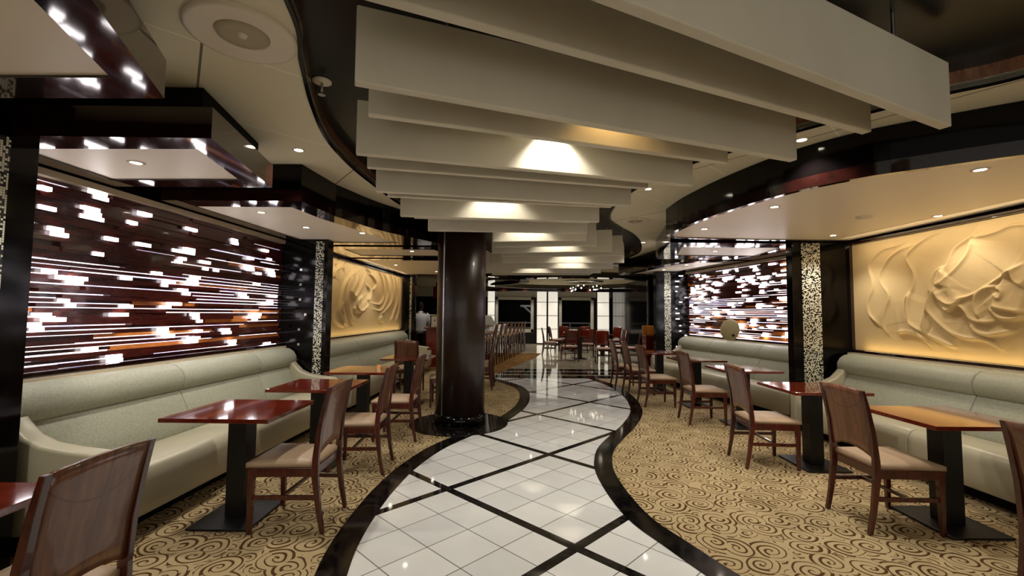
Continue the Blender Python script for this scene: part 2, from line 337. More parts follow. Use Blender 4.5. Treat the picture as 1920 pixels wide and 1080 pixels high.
# ================================================================== CEILING BAFFLES
BAF = [((-.60,.86),(2.185,2.181),0),((-.60,1.33),(2.0,2.444),1),((-.655,1.793),(1.733,2.681),0),((-.755,2.271),(1.454,2.971),1),
 ((-.941,2.628),(1.325,3.241),0),((-1.037,3.125),(1.106,3.6),1),((-1.078,3.469),(1.039,3.871),0),((-1.115,3.924),(.955,4.246),1),
 ((-1.109,4.365),(.894,4.562),0),((-1.074,4.821),(.877,4.98),1),((-.982,5.144),(.882,5.215),0),((-.90,5.56),(.88,5.47),1),((-.26,5.90),(.958,5.74),0),
 ((-.25,6.40),(1.157,6.134),0),((-.326,7.052),(1.503,6.694),0),((.10,7.50),(1.781,7.18),0),((-.203,8.05),(1.95,7.80),1),((-.203,8.42),(2.06,8.2),0),
 ((-.40,9.0),(2.1,8.75),1),((-.589,9.45),(2.1,9.25),0),((-.6,10.0),(2.1,9.75),1),((-.658,10.543),(2.05,10.29),0),((-.5,11.1),(1.9,10.85),0)]
ordn = ['nearest','second','third','fourth','fifth','sixth','seventh','eighth','ninth','tenth','eleventh','twelfth','thirteenth','fourteenth','fifteenth','sixteenth','seventeenth','eighteenth','nineteenth','twentieth','twenty-first','twenty-second','farthest']
for i, (a, b, s_) in enumerate(BAF):
    z0 = 2.48 if s_ else 2.40; a, b = Vector((*a, 0)), Vector((*b, 0)); d = (b-a).normalized(); n = Vector((-d.y, d.x, 0))*.05
    cx = (a+b)/2
    q = [a-cx, b-cx, b+n-cx, a+n-cx]
    o = MB().hexa([(v.x,v.y,0) for v in q]+[(v.x,v.y,2.73-z0) for v in q]).build('ceiling_baffle', 'cream_fabric', bevel=.006)
    o.location = (cx.x, cx.y, z0)
    k = 'shallow' if s_ else 'deep'
    tag(o, '%s cream fabric baffle hanging across the ceiling above the path, %s from the camera' % (k, ordn[i]), 'ceiling baffle', 'cream ceiling baffles above the path')
    for t in (.15, .85):
        c = q[0].lerp(q[1], t)+n/2; MB().cyl((c.x, c.y), .008, 2.73-z0, ZR-z0, 8).build('hanger_rod', 'steel', o)
# ================================================================== SOFFITS
def coffer(outer, inner, label, m_frame='rim_wood', riser=True, extra=None, rimh=.18, group='floating ceiling coffers over the seating'):
    t = thing('ceiling_coffer', label, 'ceiling coffer', (0,0,ZS), 0, group)
    n = len(outer); mb = MB()
    ring = [(x,y,0) for x,y in outer]+[(x,y,0) for x,y in inner]+[(x,y,rimh) for x,y in outer]+[(x,y,.012) for x,y in inner]
    fs = []
    for i in range(n):
        j = (i+1)%n; fs += [(i,j,n+j,n+i),(i,2*n+i,2*n+j,j),(n+i,n+j,3*n+j,3*n+i)]
    fs.append(tuple(range(2*n, 3*n)))
    mb.add(ring, fs).build('frame', m_frame, t)
    MB().add([(x,y,.012) for x,y in inner]+[(x,y,.03) for x,y in inner], [tuple(range(n)), tuple(range(n,2*n))[::-1]]+[(i,(i+1)%n,n+(i+1)%n,n+i) for i in range(n)]).build('panel', 'coffer_panel', t)
    if riser:
        c = np.mean(outer, axis=0); rp = [tuple(c+(np.array(q_)-c)*.86) for q_ in outer]
    else: rp = [tuple(q_) for q_ in outer]
    MB().prism(rp, rimh, ZC-ZS-.003).build('riser', 'matte_black' if riser else 'black_gloss', t)
    return t
w0 = lambda y, k=.14: WL(y)+k
coffer([(w0(.2),.2),(-.87,.2),(-1.325,1.351),(-1.60,2.0),(w0(2.02),2.02)], [(w0(.4)+.12,.4),(-1.16,.4),(-1.51,1.354),(-1.685,1.822),(w0(1.82)+.12,1.84)], 'square floating ceiling coffer with glossy dark rim at the upper left corner')
coffer([(w0(2.45),2.45),(-1.70,2.47),(-1.89,3.467),(w0(3.46),3.47)], [(-3.0,2.66),(-1.897,2.64),(-2.03,3.28),(-3.0,3.30)], 'second floating ceiling coffer over the large left sofa, one downlight in its cream panel')
oc3 = [(w0(3.9),3.90),(-1.86,3.88)]+spline([(-1.80,4.5),(-1.55,5.3),(-1.15,6.0),(-.95,6.40)],3)+[(w0(6.4),6.42)]
ic3 = [(-2.97,4.12),(-2.055,4.12)]+spline([(-2.0,4.6),(-1.90,5.0),(-1.68,5.9),(-1.568,6.2)],3)+[(-2.85,6.27)]
coffer(oc3, ic3, 'long floating ceiling coffer with curved black outer side beside the dark round column', riser=False, rimh=.1)
coffer([(w0(6.6),6.6),(-.95,6.6),(-.85,7.9),(w0(7.9),7.9)], [(-2.6,6.85),(-1.2,6.85),(-1.1,7.65),(-2.6,7.65)], 'narrow ceiling coffer in front of the left relief wall', riser=False, rimh=.1)
coffer([(w0(8.1),8.1),(-.85,8.1),(-1.0,11.6),(w0(11.6),11.6)], [(w0(8.3)+.1,8.3),(-1.05,8.3),(-1.2,11.4),(w0(11.4)+.1,11.4)], 'far left ceiling coffer above the small rose relief', riser=False, rimh=.1)
eR = spline([(4.36,1.9),(3.9,2.12),(3.5,2.33),(3.057,2.60),(2.70,2.86),(2.416,3.10),(2.16,3.52),(1.97,4.217),(1.88,4.9),(1.885,5.449)],4)
oR = eR+[(2.05,5.66),(3.2,5.76),(4.36,5.76)]
cR = np.array((3.4,4.2)); iR = [tuple(cR+(np.array(q_)-cR)*.965) for q_ in oR]
coffer(oR, iR, 'big curved ceiling canopy with warm cream underside over the right sofa', riser=False, rimh=.09, group='curved ceiling canopies on the right')
coffer([(2.12,5.97),(WR(6.05)-.08,5.97),(WR(8)-.08,7.75),(2.5,7.75)], [(2.42,6.35),(3.85,6.35),(3.95,7.3),(2.7,7.3)], 'narrow coffer over the right light wall, just behind the big canopy', riser=False, rimh=.1, group='curved ceiling canopies on the right')
oR3 = spline([(3.3,7.95),(3.0,8.4),(2.85,9.2),(2.75,10.1),(2.6,10.9)],3)+[(4.6,11.0),(4.6,10.33),(3.9,10.33),(WR(9.9)-.1,9.9),(WR(8)-.1,7.95)]
iR3 = spline([(3.42,8.2),(3.2,8.55),(3.06,9.3),(2.97,10.1),(2.86,10.7)],3)+[(4.3,10.75),(4.3,10.5),(3.7,10.3),(WR(9.8)-.3,9.7),(WR(8.2)-.3,8.2)]
coffer(oR3, iR3, 'far curved ceiling canopy with dark rim over the far end of the right light wall', riser=False, rimh=.1, group='curved ceiling canopies on the right')
# ================================================================== DOWNLIGHTS
def mk_down():
    t = thing('downlight', 'x', 'downlight', (0,0,0), 0, 'recessed ceiling downlights')
    MB().lathe((0,0,0), [(.050,.004),(.050,-.004),(.034,-.006),(.030,.004)], 24).build('trim_ring', 'sprinkler_white', t, True)
    MB().cyl((0,0), .031, -.002, .003, 20).build('lamp', 'lamp', t); return t
DN = mk_down(); first = [True]
def down(x, y, z, label, watt=24, size=118, lt=True, sc=1.):
    if first[0]: o = DN; o.location = (x,y,z); o['label'] = label; first[0] = False
    else: o = dup(DN, label, (x,y,z))
    o.scale = (sc,sc,sc)
    if lt: spot((x,y,z-.03), watt*1.75, size)
down(-1.726,3.535,ZC,'downlight in the white ceiling beyond the round air vent, upper left')
down(2.128,3.238,ZC,'bright downlight in the white ceiling at the right ends of the large baffles')
down(1.40,4.563,ZC,'small downlight in the white ceiling strip between baffles and right canopy')
down(2.35,8.0,ZC,'far downlight in the white ceiling beside the right recess curve',10)
down(-2.508,2.93,ZS+.012,'downlight in the second coffer over the large left sofa',16)
down(-2.49,4.39,ZS+.012,'nearer downlight in the long left coffer',12)
down(-2.4,5.164,ZS+.012,'middle downlight in the long left coffer',10)
down(-1.86,5.50,ZS+.012,'farthest downlight in the long left coffer near its curved side',8)
down(-2.4,1.2,ZS+.012,'downlight in the corner coffer at the upper left',16)
down(3.099,2.921,ZS+.012,'downlight in the right canopy nearest the right frame edge',16)
down(2.357,3.986,ZS+.012,'downlight in the right canopy close to its curved rim',14)
down(4.12,4.291,ZS+.012,'downlight in the right canopy beside the large rose relief',6)
down(2.182,5.05,ZS+.012,'downlight at the far left tip of the right canopy',10)
down(3.887,5.385,ZS+.012,'downlight in the right canopy above the sofa end and mosaic strip',12)
for x, y, l in [(-1.6,7.1,'downlight in the narrow coffer before the left relief wall'),(-2.4,9.2,'nearer downlight in the far left coffer'),(-1.8,10.6,'farther downlight in the far left coffer'),
                (3.1,6.8,'downlight in the narrow coffer over the right light wall'),(3.4,8.7,'downlight in the far right canopy near the light wall'),(3.3,9.7,'downlight in the far right canopy above the small mosaic strip')]:
    down(x,y,ZS+.012,l,10)
for i, (x, y) in enumerate([(-1.3,13.2),(.6,13.4),(2.6,13.2),(4.0,13.6),(-1.6,16),(.2,15.8),(2.2,16.2),(4.0,16.4),(1.2,18.6),(3.4,19)]):
    down(x,y,ZC,'tiny ceiling downlight in the far room, %s row, %s' % (['front','front','front','front','middle','middle','middle','middle','back','back'][i], ['over the bar end','left of the striped floor','over the dining tables','by the right wall','behind the bar','over the bar stools','over the middle tables','by the chrome strips','left','right'][i]),16,130)
for x, l in [(px(945,YE),'left'),(px(985,YE),'right')]: down(x,YE-.65,ZC,'downlight before the left far window, %s one' % l,14,110)
for x, l in [(px(1062,YE),'left'),(px(1102,YE),'right')]: down(x,YE-.65,ZC,'downlight above the right far window, %s one' % l,14,110)
# lamps up in the dark recess between the baffles, washing the baffle faces
LAMPS = [(.27,2.84,16,'white','fourth'),(.62,2.52,2.2,'amber','third'),(-.16,4.24,12,'white','eighth'),(.17,5.62,11,'white','twelfth'),(.66,6.62,11,'white','fourteenth'),(1.06,7.98,11,'white','seventeenth'),(1.2,9.05,11,'white','nineteenth'),(.5,10.1,9,'white','last')]
for x, y, e, cc, w_ in LAMPS:
    t = thing('recess_lamp', 'small %s lamp up in the dark recess above the path, near the %s baffle' % (cc, w_), 'lamp', (x,y,2.78 if e != 16 else 2.70), 0, 'recess lamps')
    MB().lathe((0,0,0), [(.001,.05),(.04,.05),(.045,0),(.036,0)], 20).build('housing', 'black_satin', t, True); MB().cyl((0,0), .034, .006, .012, 20).build('lens', 'lamp', t)
    MB().cyl((0,0), .010, .05, ZR-(2.781 if e != 16 else 2.701), 10).build('stem', 'steel', t)
    spot((x, y, 2.76 if e != 16 else 2.68), e, 104 if e > 3 else 120, .5, (1, .93, .80) if e > 3 else (1,.55,.10), .03, (0,.35,-1))
# warm wall washers for the reliefs
def strip(a, b, z, watt, nx, col):                               # LED strip on the ledge under a panel
    l = bpy.data.lights.new('strip_light', 'AREA'); l.shape = 'RECTANGLE'; L_ = (Vector(b)-Vector(a)).length
    l.size = L_; l.size_y = .03; l.energy = watt; l.color = col
    o = bpy.data.objects.new('strip_light', l); COL.objects.link(o); c = (Vector(a)+Vector(b))/2; o.location = (c.x, c.y, z)
    d = (Vector(b)-Vector(a)).normalized(); X_ = Vector((d.x,d.y,0)); Z_ = -Vector((nx*.45,0,.9)).normalized(); Y_ = Z_.cross(X_)
    o.rotation_euler = Matrix((X_, Y_, Z_)).transposed().to_euler(); return o
strip((WR(5.6)-.10,5.6), (WR(2.2)-.10,2.2), 1.03, 1.6, 1, (1,.74,.36))
strip((WL(6.4)+.10,6.4), (WL(11.6)+.10,11.6), 1.03, 1.6, -1, (1,.74,.36))

def top_strip(a, b, watt, nx):                                    # wall washer line under the soffit, above the relief
    o = strip(a, b, 2.405, watt, nx, (1,.82,.56)); d = (Vector(b)-Vector(a)).normalized(); X_ = Vector((d.x,d.y,0))
    Z_ = -Vector((nx*.55,0,-.83)).normalized(); Z_ = (Z_-X_*Z_.dot(X_)).normalized(); Y_ = Z_.cross(X_); o.rotation_euler = Matrix((X_, Y_, Z_)).transposed().to_euler()
top_strip((WR(5.6)-.34,5.6), (WR(2.0)-.34,2.0), 6.2, 1)
top_strip((WL(6.4)+.34,6.4), (WL(11.6)+.34,11.6), 9, -1)
RR= [[[0.84,2.35],[0.7,2.27],[0.51,2.25],[0.35,2.16],[0.28,2.04],[0.32,1.91],[0.32,1.78],[0.25,1.64],[0.25,1.5],[0.35,1.39],[0.44,1.3]],[[0.9,2.25],[0.73,2.21],[0.57,2.12],[0.45,1.96],[0.46,1.84],[0.55,1.69],[0.49,1.52],[0.45,1.35],[0.53,1.21]],[[1.19,2.34],[1.08,2.31],[0.9,2.22],[0.8,2.11],[0.87,1.94],[0.87,1.82],[0.81,1.64],[0.8,1.5],[0.84,1.35],[0.96,1.22],[1.06,1.1]],[[1.54,2.34],[1.5,2.24],[1.33,2.14],[1.25,2.0],[1.16,1.81],[1.09,1.7],[1.02,1.57],[0.97,1.4],[1.0,1.23]],[[1.94,2.26],[1.82,2.27],[1.68,2.23],[1.5,2.22]],[[1.5,2.22],[1.46,2.09],[1.36,1.96],[1.23,1.84],[1.14,1.77]],[[1.16,1.76],[1.09,1.7],[1.03,1.54],[1.17,1.36],[1.29,1.28],[1.41,1.25],[1.52,1.25],[1.63,1.21],[1.7,1.13]],[[1.12,1.73],[1.17,1.63],[1.28,1.58],[1.4,1.64]],[[1.15,1.6],[1.23,1.52],[1.32,1.58],[1.4,1.52],[1.45,1.44],[1.56,1.41],[1.7,1.42]],[[1.91,1.93],[1.73,1.82],[1.6,1.74],[1.46,1.66],[1.31,1.63]],[[1.69,1.74],[1.6,1.72],[1.51,1.64],[1.5,1.53],[1.55,1.43]],[[1.62,1.55],[1.69,1.46],[1.78,1.44],[1.89,1.46]],[[1.64,1.56],[1.74,1.53],[1.89,1.5]],[[1.43,1.41],[1.49,1.32],[1.58,1.29],[1.66,1.3],[1.81,1.34]],[[1.68,1.73],[1.73,1.69],[1.71,1.63],[1.66,1.68]],[[1.75,1.82],[1.81,1.87],[1.84,1.78],[1.9,1.72]],[[1.22,1.97],[1.13,1.93],[1.06,1.82],[1.04,1.67]],[[1.2,1.94],[1.15,1.88],[1.12,1.77]],[[0.61,1.27],[0.75,1.29],[0.88,1.26],[0.98,1.2]],[[1.0,1.27],[1.13,1.21],[1.29,1.14]],[[0.81,1.75],[0.75,1.61],[0.76,1.45],[0.85,1.36],[1.0,1.27]]]
RL= [[[1.75,2.44],[1.41,2.27]],[[2.16,2.45],[1.8,2.32],[1.72,2.21]],[[1.69,2.28],[1.42,2.16],[1.38,2.03]],[[2.52,2.29],[2.11,2.15],[1.83,1.97],[1.71,1.74],[1.68,1.51],[1.83,1.38]],[[2.16,2.15],[2.02,2.0],[1.94,1.75],[2.01,1.52],[2.17,1.32],[2.38,1.21]],[[2.77,2.4],[2.99,2.31],[3.11,2.29]],[[2.87,2.21],[2.6,1.95],[2.39,1.79],[2.19,1.76],[2.13,1.86],[2.32,2.02],[2.47,2.18]],[[2.99,2.27],[3.32,2.18],[3.46,2.05],[3.27,1.9]],[[2.89,2.04],[3.08,1.89],[3.03,1.71],[3.15,1.8],[3.2,2.04]],[[2.79,1.79],[2.46,1.69],[2.41,1.56],[2.58,1.48],[2.92,1.55],[3.1,1.66]],[[2.26,1.54],[2.36,1.48],[2.58,1.46],[2.81,1.5]],[[3.43,2.45],[3.79,2.27],[3.96,2.04],[3.98,1.79],[3.7,1.63],[3.22,1.65]],[[3.78,2.44],[4.17,2.2],[4.28,1.9],[4.06,1.64],[3.71,1.49],[3.3,1.53]],[[4.15,2.5],[4.57,2.28],[4.68,1.97],[4.54,1.7],[4.15,1.52],[3.65,1.37]],[[4.56,2.49],[4.93,2.17],[5.05,1.77],[4.73,1.42],[4.49,1.21]],[[4.9,2.53],[5.21,2.11],[5.21,1.55],[4.92,1.2]],[[1.71,1.67],[1.64,1.47],[1.83,1.28],[2.08,1.2]],[[1.39,1.36],[1.61,1.25],[1.89,1.18]],[[2.03,1.86],[2.19,1.76],[2.35,1.69]],[[3.86,1.39],[3.72,1.3],[4.02,1.24]]]
# ================================================================== ROUND COLUMN
t = thing('column', 'dark brown polished round wooden column standing between the left tables and the white path', 'column', (-.68,6.05,0))
MB().cyl((0,0), .325, .13, ZR-.001, 48).build('shaft', 'column_wood', t, True)
MB().cyl((0,0), .335, .012, .14, 48).build('plinth', 'black_gloss', t, True)
for a in (-38, 200): MB().box(-.012,.012,-.332,-.32,.14,ZR-.001).build('metal_strip', 'steel', t).rotation_euler.z = R(a)
struct(MB().cyl((-.68,5.98), .64, .003, .014, 56).build('trim_8', 'marble_black'))
# ================================================================== LIGHT WALLS (slatted wood with glowing gaps)
def frame_on(p0, p1, nx):
    a, b = Vector((*p0,0)), Vector((*p1,0)); d = (b-a).normalized(); n = Vector((d.y,-d.x,0)); n = n if n.x*nx > 0 else -n
    def P(mb, s0, s1, d0, d1, z0, z1):
        q = [a+d*s0+n*d0, a+d*s1+n*d0, a+d*s1+n*d1, a+d*s0+n*d1]; mb.hexa([(v.x,v.y,z0) for v in q]+[(v.x,v.y,z1) for v in q])
    return P, (b-a).length, a, d, n
def light_wall(p0, p1, nx, label, seed, nblk, gapk, reps=(1,1,1,2,2), gmax=.010):
    r_ = random.Random(seed); P, L_, a, d, n = frame_on(p0, p1, nx)
    t = thing('light_wall', label, 'light wall'); z0, z1 = 1.03, 2.36; rows = 40; ph = (z1-z0)/rows
    mb = MB(); P(mb, 0, L_, .005, .02, z0, z1); mb.build('glow_backing', 'glow_backing', t)
    dk, lt, bl = MB(), MB(), MB()
    for i in range(rows):
        zb = z0+i*ph; tt = i/rows; s = 0.
        pg = gapk*(.5 if tt < .28 else .85 if tt < .6 else .3 if tt < .75 else .08)
        while s < L_:
            ln = r_.uniform(.35,1.3); e = min(L_, s+ln); gp = r_.uniform(.006,gmax) if r_.random() < pg else 0.
            dep = r_.choice([.045,.055,.07,.08])
            light = r_.random() < (.30 if tt < .36 else .03 if tt < .8 else .06)  # more slats low down get the painted orange glow
            P(lt if light else dk, s, e+.001, .021, .045 if light else dep, zb+gp, zb+ph+.0005); s = e
    for k in range(nblk):
        i = r_.randrange(0, rows-1) if r_.random() > .2 else r_.randrange(int(rows*.5), rows-2); s = r_.uniform(0,L_-.2); ln = r_.uniform(.06,.14)
        for q in range(r_.choice(reps)):
            zb = z0+(i+q)*ph
            if zb+ph > z1: break
            P(bl, s, s+ln, .03, .092, zb+.003, zb+ph-.001); s += r_.uniform(-.06,.06); s = max(0,min(s,L_-.15))
    dk.build('dark_slats', 'slat_dark', t)['label'] = 'dark red wooden slats'
    lt.build('painted_glow_slats', 'slat_painted_glow', t)['label'] = 'wooden slats painted honey orange for warm glow'
    bl.build('glow_blocks', 'glow_block', t)['label'] = 'glowing white blocks'
    fr = MB(); P(fr, 0, L_, 0, .10, 2.362, 2.41); fr.build('valance', 'cream_gloss', t)
    fr = MB(); P(fr, 0, L_, 0, .11, 1.0, 1.028); fr.build('sill', 'rim_wood', t)
    mb = MB(); P(mb, 0, L_, 0, .16, .96, .996); struct(mb.build('trim_9', 'cream_gloss'))
light_wall((WL(2.62),2.62), (WL(6.01),6.01), 1, 'large backlit wall of dark red wood slats and white glowing blocks behind the left sofa', 3, 74, .8)
light_wall((WR(5.94),5.94), (WR(10.01),10.01), -1, 'dense backlit slat wall with many white blocks behind the farther right sofa', 5, 205, .85, (1,1,1,2), .012)
# ================================================================== ROSE RELIEFS
def relief(p0, p1, nx, curves, label, nu, nv, A=.036, wa=.13, wb=.012, flip=1):
    P, L_, a, d, n = frame_on(p0, p1, nx); z0, z1 = 1.03, 2.37
    t = thing('wall_relief', label, 'wall relief')
    S, Z = np.meshgrid(np.linspace(0, L_, nu), np.linspace(z0, z1, nv)); H_ = np.zeros_like(S)
    for ci, c in enumerate(curves):
        c = spline(c, 5) if len(c) > 2 else c; best = np.full(S.shape, 9.); sg = np.ones(S.shape); tb = np.zeros(S.shape); m_ = len(c)-1
        for k in range(m_):
            (x0,y0), (x1,y1) = c[k], c[k+1]; vx, vy = x1-x0, y1-y0; l2 = vx*vx+vy*vy+1e-9
            tt = np.clip(((S-x0)*vx+(Z-y0)*vy)/l2, 0, 1); dx, dy = S-x0-tt*vx, Z-y0-tt*vy; dd = np.hypot(dx, dy); up = dd < best
            best = np.where(up, dd, best); sg = np.where(up, np.sign(vx*dy-vy*dx), sg); tb = np.where(up, (k+tt)/m_, tb)
        fade = np.clip(tb*8, .15, 1)*np.clip((1-tb)*8, .15, 1)
        sg = sg*flip
        h = np.where(sg > 0, np.exp(-best/wa)*.8, .8*np.exp(-(best/wb)**1.5))+.5*np.exp(-(best/.017)**2)
        H_ = H_+A*h*fade
    H_ = A*2.6*np.tanh(H_/(A*2.6))
    edge = np.clip((Z-z0-.09)/.04, 0, 1)*np.clip((z1-Z)/.02, 0, 1)*np.clip(S/.04, 0, 1)*np.clip((L_-S)/.03, 0, 1)
    H_ = .03+H_*edge
    vs = [tuple(a+d*float(s)+n*float(h)+Vector((0,0,float(z)))) for s, z, h in zip(S.ravel(), Z.ravel(), H_.ravel())]
    fs = [(j*nu+i, j*nu+i+1, (j+1)*nu+i+1, (j+1)*nu+i) for j in range(nv-1) for i in range(nu-1)]
    o = MB().add(vs, fs).build('carved_panel', 'plaster', t, True)
    fr = MB()
    for q in [(0,L_,0,.07,2.372,2.41),(0,L_,0,.07,.995,1.028),(-.03,0,0,.07,.995,2.41),(L_,L_+.03,0,.07,.995,2.41)]: P(fr, *q)
    fr.build('frame', 'rim_wood', t); mb = MB(); P(mb, 0, L_, 0, .14, .96, .993); struct(mb.build('trim_9', 'cream_gloss'))
RRx = RR+[[(3.75-x, z) for x, z in c] for c in RR[:4]+RR[6:7]+RR[18:]]
relief((WR(5.77),5.77), (WR(1.9),1.9), -1, RRx, 'large cream plaster rose relief behind the nearest right sofa', 420, 190)
relief((WL(6.25),6.25), (WL(11.8),11.8), 1, RL, 'smaller looking cream rose relief on the left wall beyond the light wall', 420, 130, .045, .14, .02)
# ================================================================== SOFAS
def sofa(W, side, cuts, label, arms, depth=.90):
    ya, yb = cuts[0], cuts[-1]; a = Vector((W(ya),ya,0)); b = Vector((W(yb),yb,0)); d = (b-a).normalized(); ux = Vector((d.y,-d.x,0))
    ux = Vector((side,0,0))
    t = thing('banquette_sofa', label, 'sofa', (a.x,a.y,0)); k = depth-.90
    at = lambda y: (Vector((W(y),y,0))-a)
    def seg(prof, y0, y1, name, m, bev=.0, sm=False, g=.0):
        p0, p1 = at(y0)+d*g, at(y1)-d*g; return MB().ext([(u+(k if u > .3 else 0), z) for u, z in prof], p0, p1, tuple(ux)).build(name, m, t, sm, bev, 3)
    seg([(.08,0),(.74,0),(.74,.12),(.08,.12)], ya+.03, yb-.03, 'toe_kick', 'matte_black')
    for y0, y1 in zip(cuts[:-1], cuts[1:]):
        y0_ = y0+(.13 if (y0 == ya and arms[0]) else 0); y1_ = y1-(.13 if (y1 == yb and arms[1]) else 0)
        seg([(.14,.12),(.90,.12),(.925,.20),(.925,.34),(.915,.385),(.885,.425),(.84,.442),(.60,.43),(.36,.395),(.14,.39)], y0_, y1_, 'seat_cushion', 'sofa_leather', .012, True, .002)
        seg([(.12,.37),(.40,.37),(.415,.42),(.37,.56),(.29,.73),(.27,.76),(.12,.76)], y0_, y1_, 'backrest', 'sofa_fabric', .016, True, .002)
        seg([(.06,.735),(.26,.735),(.30,.76),(.325,.81),(.32,.87),(.285,.93),(.23,.965),(.15,.98),(.06,.98)], y0, y1, 'headrest_roll', 'sofa_fabric', .018, True, .002)
    for i, (y, s_) in enumerate(((ya, 1), (yb, -1))):
        if arms[i]:
            y2 = y+s_*.13; p_ = [(.06,.12),(.90,.12),(.925,.18),(.93,.50),(.90,.56),(.84,.60),(.66,.62),(.52,.645),(.42,.69),(.34,.77),(.28,.85),(.06,.85)]
            seg(p_, min(y,y2), max(y,y2), 'armrest', 'sofa_leather', .022, True)
    return t
sofa(WL, 1, [2.68,4.05,5.2,5.98], 'long pale sage green banquette sofa under the large left light wall', (1,1))
sofa(WL, 1, [6.32,8.1,9.8,11.4], 'pale banquette sofa under the small rose relief, behind the dark column', (1,1))
sofa(WR, -1, [1.9,2.6,4.1,5.72], 'long pale cream banquette sofa under the large right rose relief', (0,1))
sofa(WR, -1, [6.02,7.45,8.8,9.95], 'pale banquette sofa under the right light wall with a round disc above it', (0,1))
# ================================================================== TABLES
def mk_table():
    t = thing('square_table', 'x', 'table', (0,0,0), 0, 'square mahogany tables at the banquettes')
    MB().box(-.36,.36,-.33,.33,.722,.75).build('tabletop', 'table_wood', t, bevel=.003)
    MB().box(-.16,.16,-.16,.16,.705,.721).build('mounting_plate', 'black_satin', t)
    MB().box(-.065,.065,-.065,.065,.018,.706).build('pedestal', 'black_satin', t, bevel=.004)
    MB().box(-.205,.205,-.25,.25,.004,.018).build('base_plate', 'black_satin', t, bevel=.003)
    return t
TB = [(-2.14,1.53,'mahogany table cut off by the lower left corner of the picture'),(-1.93,3.28,'glossy red mahogany table nearest on the left, reflecting lights, before the left sofa'),
 (-1.85,4.40,'second full mahogany table on the left, partly behind the nearest left chair'),(-1.82,5.58,'left table by the end of the light wall with a small card on it'),
 (-1.62,7.15,'left table in front of the small rose relief, left of the column'),(-1.30,9.2,'left table mostly hidden behind the dark column'),
 (3.09,3.25,'plain orange brown table nearest on the right in front of the relief sofa'),(2.97,4.48,'right table with bright window-like reflections, beside the sofa end'),
 (3.08,6.02,'right table at the near end of the sofa under the right light wall'),(2.98,7.3,'right table in front of the middle of the light wall sofa'),(2.80,8.55,'farthest right banquette table, beside the sofa arm')]
T0 = mk_table()
for i, (x, y, l) in enumerate(TB):
    if i == 0: T0.location = (x,y,0); T0['label'] = l
    else: dup(T0, l, (x,y,0), R(rnd.uniform(-1.5,1.5)))
o = MB().ext([(-.018,0),(.018,0),(0,.045)], (-.025,0,0), (.025,0,0), (0,1,0)).build('table_card', 'honey_wood'); o.location = (-1.66,5.68,.751)
tag(o, 'small tent card standing on the left table by the end of the light wall', 'card')
